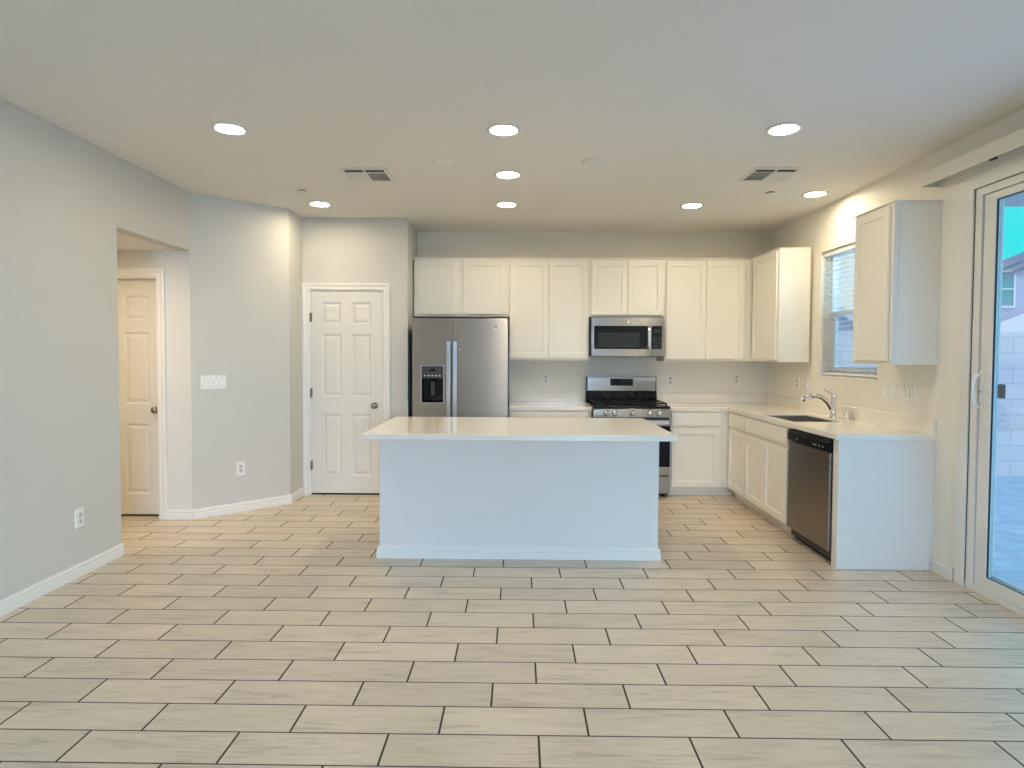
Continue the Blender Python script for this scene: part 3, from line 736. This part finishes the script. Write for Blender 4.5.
# ------------------------------------------------------------------ gas range
def gas_range():
    r = thing('gas_range', 'stainless steel freestanding gas range with black grates', 'range', (.740, 6.055, 0))
    w = .772; D = YB-6.055-.004
    MB().box(.002, w-.002, .035, D-.06, .022, .894, .003).build('body', M['darkgrey'], r)
    ct = MB().box(0, w, .005, D-.005, .894, .916, .006, 2).build('cooktop', M['black'], r)
    cp = MB().prism([(-.022, .806), (.030, .806), (.030, .894), (.004, .894), (-.016, .884)], 'x', 0, w, .003).build('control_panel', M['steel'], r)
    for x in (.130, .218, .390, .563, .655):
        k = MB().lathe([(0, -.020), (.031, -.020), (.031, -.026), (.026, -.030), (.024, -.052), (.021, -.056), (0, -.056)], (x, 0, .849), 'y', 20)
        k.box(x-.004, x+.004, -.062, -.054, .831, .867, .002)
        k.build('knob', M['handle'], cp)
    od = MB().box(.004, w-.004, -.018, .034, .228, .786, .005).build('oven_door', M['black'], r)
    MB().box(.006, w-.006, -.0215, -.018, .722, .785, .001).build('door_trim', M['steel'], od)
    MB().box(.006, w-.006, -.0215, -.018, .229, .312, .001).build('door_trim', M['steel'], od)
    MB().box(.110, w-.110, -.0200, -.018, .370, .660, .0005).build('oven_window', M['windowglass'], od)
    h = MB().box(.030, w-.030, -.072, -.052, .738, .780, .008, 2)
    for x in (.050, w-.080): h.box(x, x+.03, -.054, -.020, .745, .772, .003)
    h.build('oven_handle', M['handle'], od)
    MB().box(.004, w-.004, -.016, .034, .045, .220, .005).build('storage_drawer', M['steel'], r)
    for x in (.05, w-.05):
        for y in (.07, D-.12): MB().lathe([(0, 0), (.018, 0), (.018, .024), (0, .024)], (x, y, 0), 'z', 12).build('foot', M['rubber'], r)
    # back guard
    y1 = D-.004
    bg = MB().prism([(y1-.070, .916), (y1, .916), (y1, 1.188), (y1-.050, 1.188), (y1-.060, 1.030), (y1-.090, .955)], 'x', 0, w, .004).build('backguard', M['black'], r)
    st = MB().prism([(y1-.0655, 1.036), (y1-.058, 1.036), (y1-.048, 1.194), (y1-.0545, 1.194)], 'x', .012, w-.012, .002).build('backguard_trim', M['steel'], r)
    # display follows the slight slope of the trim
    yy = lambda z: y1-.0655+(z-1.036)/(1.194-1.036)*.011
    MB().prism([(yy(1.090)-.003, 1.090), (yy(1.090)+.002, 1.090), (yy(1.166)+.002, 1.166), (yy(1.166)-.003, 1.166)], 'x', .262, .512, .001).build('clock_display', M['blackglass'], st)
    for i, x in enumerate((.285, .310, .440, .465, .490)):
        for z in (1.108, 1.135): MB().box(x-.006, x+.006, yy(z)-.0042, yy(z)-.002, z-.004, z+.004, .0005).build('display_button', M['panelgrey'], st)
    # grates and burners
    gw = (w-.04)/3
    for i in range(3):
        x0 = .02+i*gw+.004; x1 = x0+gw-.008; y0, yb = .045, D-.115; z = .948; g = MB(); b = .006
        for x in (x0, x1-2*b): g.box(x, x+2*b, y0, yb, z-.012, z, .002)
        for y in (y0, (y0+yb)/2-b, yb-2*b): g.box(x0, x1, y, y+2*b, z-.012, z, .002)
        g.box((x0+x1)/2-b, (x0+x1)/2+b, y0, yb, z-.012, z, .002)
        for x in (x0+.002, x1-.014):
            for y in (y0+.002, yb-.014): g.box(x, x+.012, y, y+.012, .916, z-.010)
        g.build('grate', M['iron'], ct)
    for x, y in ((.15, .17), (.15, .42), (w/2, .30), (w-.15, .17), (w-.15, .42)):
        MB().lathe([(0, .916), (.050, .916), (.050, .922), (.034, .924), (.034, .932), (.028, .935), (0, .935)], (x, y, 0), 'z', 20).build('burner', M['iron'], ct)
gas_range()

# ------------------------------------------------------------------ microwave
def microwave():
    r = thing('microwave', 'stainless steel over-the-range microwave mounted above the range', 'microwave', (.740, 6.345, 1.410))
    w, h = .774, .410; D = YB-6.345-.003
    MB().box(0, w, .030, D, .004, h-.001, .003).build('body', M['darkgrey'], r)
    MB().box(.012, w-.002, -.004, .030, h-.092, h-.002, .004).build('vent_strip', M['steel'], r)
    dr = MB().grid([.012, .042, .580, .640], [.004, .070, .316, .317], lambda u, v: True, lambda u, v, k: (u, -.004+.034*k, v), bev=.003).build('door', M['steel'], r)
    MB().box(.040, .590, -.0075, -.004, .079, .318, .001).build('door_glass', M['blackglass'], dr)
    MB().box(.080, .510, -.0085, -.0072, .096, .250, .0004).build('door_window', M['windowglass'], dr)
    hm = MB().tube([(.605, -.006, .312), (.605, -.034, .300), (.605, -.042, .250), (.605, -.044, .195), (.605, -.042, .140), (.605, -.034, .090), (.605, -.006, .078)], [.014, .0165, .018, .018, .018, .0165, .014], 14, .7)
    hm.build('door_handle', M['handle'], dr)
    cp = MB().box(.642, w-.002, -.004, .030, .004, .317, .003).build('control_panel', M['steel'], r)
    kp = MB().box(.640, .742, -.0075, -.004, .079, .318, .001).build('keypad', M['blackglass'], cp)
    for i in range(4):
        for j in range(3): MB().box(.657+j*.026, .675+j*.026, -.0085, -.0073, .105+i*.028, .117+i*.028, .0004).build('keypad_button', M['panelgrey'], kp)
    MB().box(.657, .727, -.0085, -.0073, .250, .285, .0004).build('keypad_display', M['windowglass'], kp)
    badge(.390, h-.045, .012, -.004, r)
    for x in (.06, .30, .54): MB().box(x, x+.18, .05, .20, 0, .004, .001).build('grease_filter', M['darkgrey'], r)
microwave()

# ------------------------------------------------------------------ dishwasher
def dishwasher():
    r = thing('dishwasher', 'dark stainless dishwasher with black control strip beside the end panel', 'dishwasher', (2.106, 4.742, 0), -R90)
    w = .634; D = XR-2.106-.004
    MB().box(.004, w-.004, .030, D, .030, .862, .002).build('tub_case', M['darkgrey'], r)
    MB().box(.002, w-.002, -.004, .030, .092, .765, .006, 2).build('door_panel', M['steel_dark'], r)
    cs = MB().prism([(-.010, .772), (.030, .772), (.030, .855), (.000, .855), (-.010, .830)], 'x', .001, w-.001, .002).build('control_strip', M['black'], r)
    MB().box(.22, .40, -.0115, -.010, .785, .815, .0005).build('pocket_handle', M['blackglass'], cs)
    for x in (.16, .42, .45, .50, .55): MB().box(x-.006, x+.006, -.0118, -.0098, .790, .800, .001).build('indicator_button', M['plastic_dim'], cs)
    MB().box(.004, w-.004, .060, .075, .0, .088).build('toe_panel', M['black'], r)
dishwasher()

# ------------------------------------------------------------------ ceiling fittings
def downlights():
    spots = [(-1.754, 3.694, 'recessed ceiling light nearest the camera on the left'),
             (-.100, 3.710, 'recessed ceiling light nearest the camera in the middle row above the island'),
             (1.579, 3.701, 'recessed ceiling light nearest the camera on the right'),
             (-.091, 4.616, 'second recessed ceiling light of the middle row, above the island'),
             (-.120, 5.520, 'recessed ceiling light in front of the refrigerator, farthest of the middle row'),
             (-1.806, 5.513, 'recessed ceiling light in front of the pantry door'),
             (1.553, 5.544, 'recessed ceiling light in front of the range and right cabinets'),
             (2.466, 5.151, 'recessed ceiling light close to the right wall over the sink')]
    proto = None
    for x, y, lab in spots:
        if proto is None:
            proto = thing('recessed_light', lab, 'ceiling light', (x, y, CEIL), 0, 'recessed ceiling lights')
            MB().lathe([(.0795, -.001), (.0805, -.010), (.088, -.012), (.100, -.009), (.104, -.003), (.104, 0), (.0795, 0)], seg=40).build('trim_ring', M['trim'], proto)
            MB().lathe([(0, -.0078), (.060, -.0074), (.079, -.006), (.079, -.003), (0, -.003)], seg=40).build('lens', M['lens'], proto)
        else: dup(proto, (x, y, CEIL), label=lab)
downlights()
def vents():
    def vent(label, loc, flip):
        r = thing('ceiling_vent', label, 'vent', loc, 0, 'square ceiling vents')
        w = .175
        MB().grid([-w, -w+.028, w-.028, w], [-w, -w+.028, w-.028, w], lambda u, v: not (abs(u) < w-.028 and abs(v) < w-.028), lambda u, v, k: (u, v, -.006+.006*k), bev=.002).build('frame', M['ventwhite'], r)
        MB().box(-w+.028, w-.028, -w+.028, w-.028, -.003, -.001).build('duct_shade', M['slot'], r)  # dark sheet in place of the shaded duct behind the louvers
        MB().box(-.008, .008, -w+.028, w-.028, -.007, -.003, .001).build('center_bar', M['ventwhite'], r)
        MB().box(-w+.028, w-.028, -.078, -.066, -.007, -.003, .001).build('cross_bar', M['ventwhite'], r)
        for side in (-1, 1):
            light = (side < 0) != flip
            x0, x1 = (side*.010, side*(w-.030)); x0, x1 = min(x0, x1), max(x0, x1)
            lb = MB(); n = 7; y = -.060; st = (w-.030-(-.060))/n
            for i in range(n):
                yc = y+(i+.5)*st; dy = st*.52; a, b = (-.002, -.008) if light else (-.008, -.002)
                t = bmesh.new()
                q = [t.verts.new(p) for p in ((x0, yc-dy, a), (x1, yc-dy, a), (x1, yc+dy, b), (x0, yc+dy, b))]
                q2 = [t.verts.new((v.co.x, v.co.y, v.co.z+.0012)) for v in q]
                t.faces.new(q); t.faces.new(q2[::-1])
                for k in range(4): t.faces.new([q[k], q[(k+1) % 4], q2[(k+1) % 4], q2[k]])
                bmesh.ops.recalc_face_normals(t, faces=t.faces); lb._merge(t)
            lb.build('louver_bank', M['ventwhite'], r)
            MB().box(x0, x1, -.142, -.137, -.007, -.003, .001).build('near_louver', M['ventwhite'], r)
        return r
    vent('square white ceiling vent on the left, between pantry door and island', (-1.155, 4.640, CEIL), False)
    vent('square white ceiling vent on the right, toward the window', (1.873, 4.620, CEIL), True)
    p = thing('ceiling_cover', 'round blank white ceiling cover left of the middle lights', 'cover plate', (-.552, 4.335, CEIL), 0, 'round blank ceiling covers')
    MB().lathe([(0, -.012), (.060, -.012), (.068, -.008), (.068, -.003), (.078, -.003), (.080, 0), (0, 0)], seg=32).build('cover_disc', M['ceil'], p)
    dup(p, (.512, 4.321, CEIL), label='round blank white ceiling cover right of the middle lights')
    p = thing('sprinkler_cover', 'small sprinkler cap on the ceiling near the pantry door corner', 'sprinkler', (-1.81, 5.081, CEIL), 0, 'concealed sprinkler caps')
    MB().lathe([(0, -.014), (.040, -.014), (.044, -.011), (.044, -.009), (0, -.009)], seg=24).build('cap', M['ceil'], p)
    MB().lathe([(.030, -.009), (.030, 0), (0, 0)], seg=24).build('cap_shadow_ring', M['slot'], p)  # dark collar imitates the ring of shadow between cap and ceiling
    dup(p, (2.084, 5.122, CEIL), label='small sprinkler cap on the ceiling behind the right vent')
vents()

# ------------------------------------------------------------------ outlets and switches (local: plate on y=0, room towards -y)
def plate(mb, w, h, t=.006): return mb.rings([(-w/2, w/2, -h/2, h/2, -.001), (-w/2+.003, w/2-.003, -h/2+.003, h/2-.003, -t)], back=0.0)
def outlet_root(label, loc, rz):
    r = thing('wall_outlet', label, 'outlet', loc, rz, 'wall outlets')
    plate(MB(), .074, .120).build('cover_plate', M['plastic'], r)
    for z in (-.021, .021):
        f = MB().lathe([(0, -.0085), (.0155, -.0085), (.017, -.006), (.017, -.004), (0, -.004)], (0, 0, z), 'y', 20).build('receptacle', M['plastic_dim'], r)
        s = MB(); s.box(-.0075, -.0052, -.0091, -.0080, z-.001, z+.009); s.box(.0052, .0075, -.0091, -.0080, z-.001, z+.007); s.lathe([(0, -.0091), (.0028, -.0091), (.0028, -.008), (0, -.008)], (0, 0, z-.008), 'y', 10)
        s.build('slot', M['slot'], f)
    return r
AX, AY = XL, 5.13; BX, BY = -2.17, 5.72; AL = math.hypot(BX-AX, BY-AY); AA = math.atan2(BY-AY, BX-AX)
on_angled = lambda f: (AX+(BX-AX)*f, AY+(BY-AY)*f)
o1 = outlet_root('low white outlet on the left wall near the hall opening', (XL, 3.795, .370), R90)
dup(o1, (*on_angled(.466), .388), AA, 'low white outlet on the angled wall beside the pantry door')
dup(o1, (.300, YB, 1.163), 0, 'white outlet on the back wall between refrigerator and range')
dup(o1, (1.676, YB, 1.148), 0, 'white outlet on the back wall just right of the range')
dup(o1, (2.408, YB, 1.165), 0, 'white outlet on the back wall near the sink corner')
dup(o1, (XR, 6.03, 1.158), -R90, 'white outlet on the right wall under the corner cabinet')
def rocker_plate(label, loc, rz, n, toggles, w=None):
    r = thing('switch_plate', label, 'light switch', loc, rz, 'wall switch plates')
    w = w or .070+.046*(n-1)
    plate(MB(), w, .118).build('cover_plate', M['plastic'], r)
    for i in range(n):
        x = (i-(n-1)/2)*.046
        b = MB().rings([(x-.0175, x+.0175, -.035, .035, -.0062), (x-.0175, x+.0175, -.035, .035, -.0066)], back=-.005)
        fr = b.build('switch_frame', M['plastic_dim'], r)
        up = i in toggles
        MB().prism([(-.006, -.032), (-.0125 if up else -.007, -.032), (-.009, 0), (-.007 if up else -.0125, .032), (-.006, .032)], 'x', x-.0155, x+.0155).build('rocker', M['plastic'], fr)
        MB().lathe([(0, -.0075), (.003, -.0075), (.003, -.005), (0, -.005)], (x, 0, .048), 'y', 10).build('screw', M['slot'], r)
    return r
rocker_plate('four-gang white switch plate on the angled wall left of the pantry door', (*on_angled(.209), 1.170), AA, 4, (0, 3))
rocker_plate('three-gang white switch plate nearer the window under the right cabinet', (XR, 4.535, 1.160), -R90, 3, (0, 2))
rocker_plate('three-gang white switch plate nearer the patio door under the right cabinet', (XR, 4.318, 1.170), -R90, 3, (1,))
rocker_plate('single white switch plate left of the faucet below the window edge', (XR, 5.852, 1.155), -R90, 1, (0,))

# ------------------------------------------------------------------ outside
struct(MB().box(2.93, 60, -8, 60, -.25, -.14).build('ground', M['dirt']), 'bare dirt back yard beyond the patio door')
struct(MB().box(XR+.15, 4.25, .5, 4.93, 2.62, 2.80).build('trim_1', M['patio']))
struct(MB().box(XR+.15, 3.40, 4.93, 8.5, 2.70, 2.80).build('added_eave', M['patio']))  # unseen eave, added to keep the sun off the kitchen window
w = MB().grid([3.4, 5.0, 12.0], [0, 1.9, 2.02], lambda x, z: z < 1.9, lambda u, v, k: (u-3.4, .2*k, v)).build('block_wall', M['block'])
w.location = (3.4, 8.0, -.139)
tag(w, 'pale concrete block garden wall behind the yard', 'garden wall')
def houses():
    r = thing('neighbor_house', 'blue-grey neighboring house with sloping roof seen through the patio door', 'house', (13.2, 20.0, -.139))
    # gable rising to the right: z = 4.50 at x=15.58, slope .42
    zl = lambda x: 4.45+(x+13.2-15.58)*.42+.139
    MB().prism([(.2, 0), (9, 0), (9, zl(9)-.10), (.2, zl(.2)-.10)], 'y', .25, 6).build('house_wall', M['stucco'], r)
    MB().prism([(-.2, zl(-.2)-.16), (9, zl(9)-.16), (9, zl(9)+.10), (-.2, zl(-.2)+.10)], 'y', 0, 6.2).build('roof', M['roof'], r)
    for me in [c.data for c in r.children]:
        for v in me.vertices:
            if v.co.y > 1 and v.co.z > .5: v.co.z -= .55*v.co.y
    MB().prism([(-.1, zl(-.1)-.55), (9, zl(9)-.55), (9, zl(9)-.42), (-.1, zl(-.1)-.42)], 'y', .18, .25).build('fascia_band', M['roof'], r)
    x0, x1, z0, z1 = 2.50, 3.02, 3.27, 4.38
    f = MB().grid([x0-.06, x0, x1, x1+.06], [z0-.06, z0, (z0+z1)/2-.02, (z0+z1)/2+.02, z1, z1+.06], lambda u, v: not (x0 < u < x1 and (z0 < v < (z0+z1)/2-.02 or (z0+z1)/2+.02 < v < z1)), lambda u, v, k: (u, .20+.05*k, v)).build('window', M['vinyl'], r)
    MB().box(x0, x1, .235, .249, z0, z1).build('pane', M['housepane'], f)
    # lower pale roof in front of the wall
    zp = lambda x: 2.52+(x+13.2-15.58)*.40+.139
    MB().prism([(.6, 0), (6, 0), (6, zp(6)), (.6, zp(.6))], 'y', -3.0, .15).build('porch_gable', M['paleroof'], r)
    r2 = thing('neighbor_house', 'pale neighboring house whose roof slopes down outside the kitchen window', 'house', (7.6, 21.0, -.139))
    zq = lambda x: 3.28-(x+7.6-10.2)*.62+.139
    MB().prism([(-2, 0), (4.4, 0), (4.4, zq(4.4)), (2.2, zq(2.2)), (-2, zq(2.2)+.0)], 'y', 0, 5).build('house_wall', M['stucco'], r2)
    MB().prism([(1.6, zq(1.6)), (4.8, zq(4.8)), (4.8, zq(4.8)+.28), (1.6, zq(1.6)+.28)], 'y', -.3, 5.2).build('roof', M['paleroof'], r2)
houses()

# ------------------------------------------------------------------ rear window frame (behind the viewpoint)
def rear_window(n, x0, x1, z0, z1):
    r = struct(empty('window_%d' % n, (x0, YREAR, z0)), 'living room window behind the viewpoint')
    w, h = x1-x0, z1-z0
    xs = [.001, .05, w/2-.03, w/2+.03, w-.05, w-.001]
    MB().grid(xs, [.001, .05, h-.05, h-.001], lambda u, v: not (.05 < v < h-.05 and (.05 < u < w/2-.03 or w/2+.03 < u < w-.05)), lambda u, v, k: (u, -.10-.05*k, v)).build('window_frame', M['vinyl'], r)
    MB().box(.05, w-.05, -.128, -.122, .05, h-.05).build('window_pane', M['glass'], r)
for i, q in enumerate(RW): rear_window(i+2, *q)
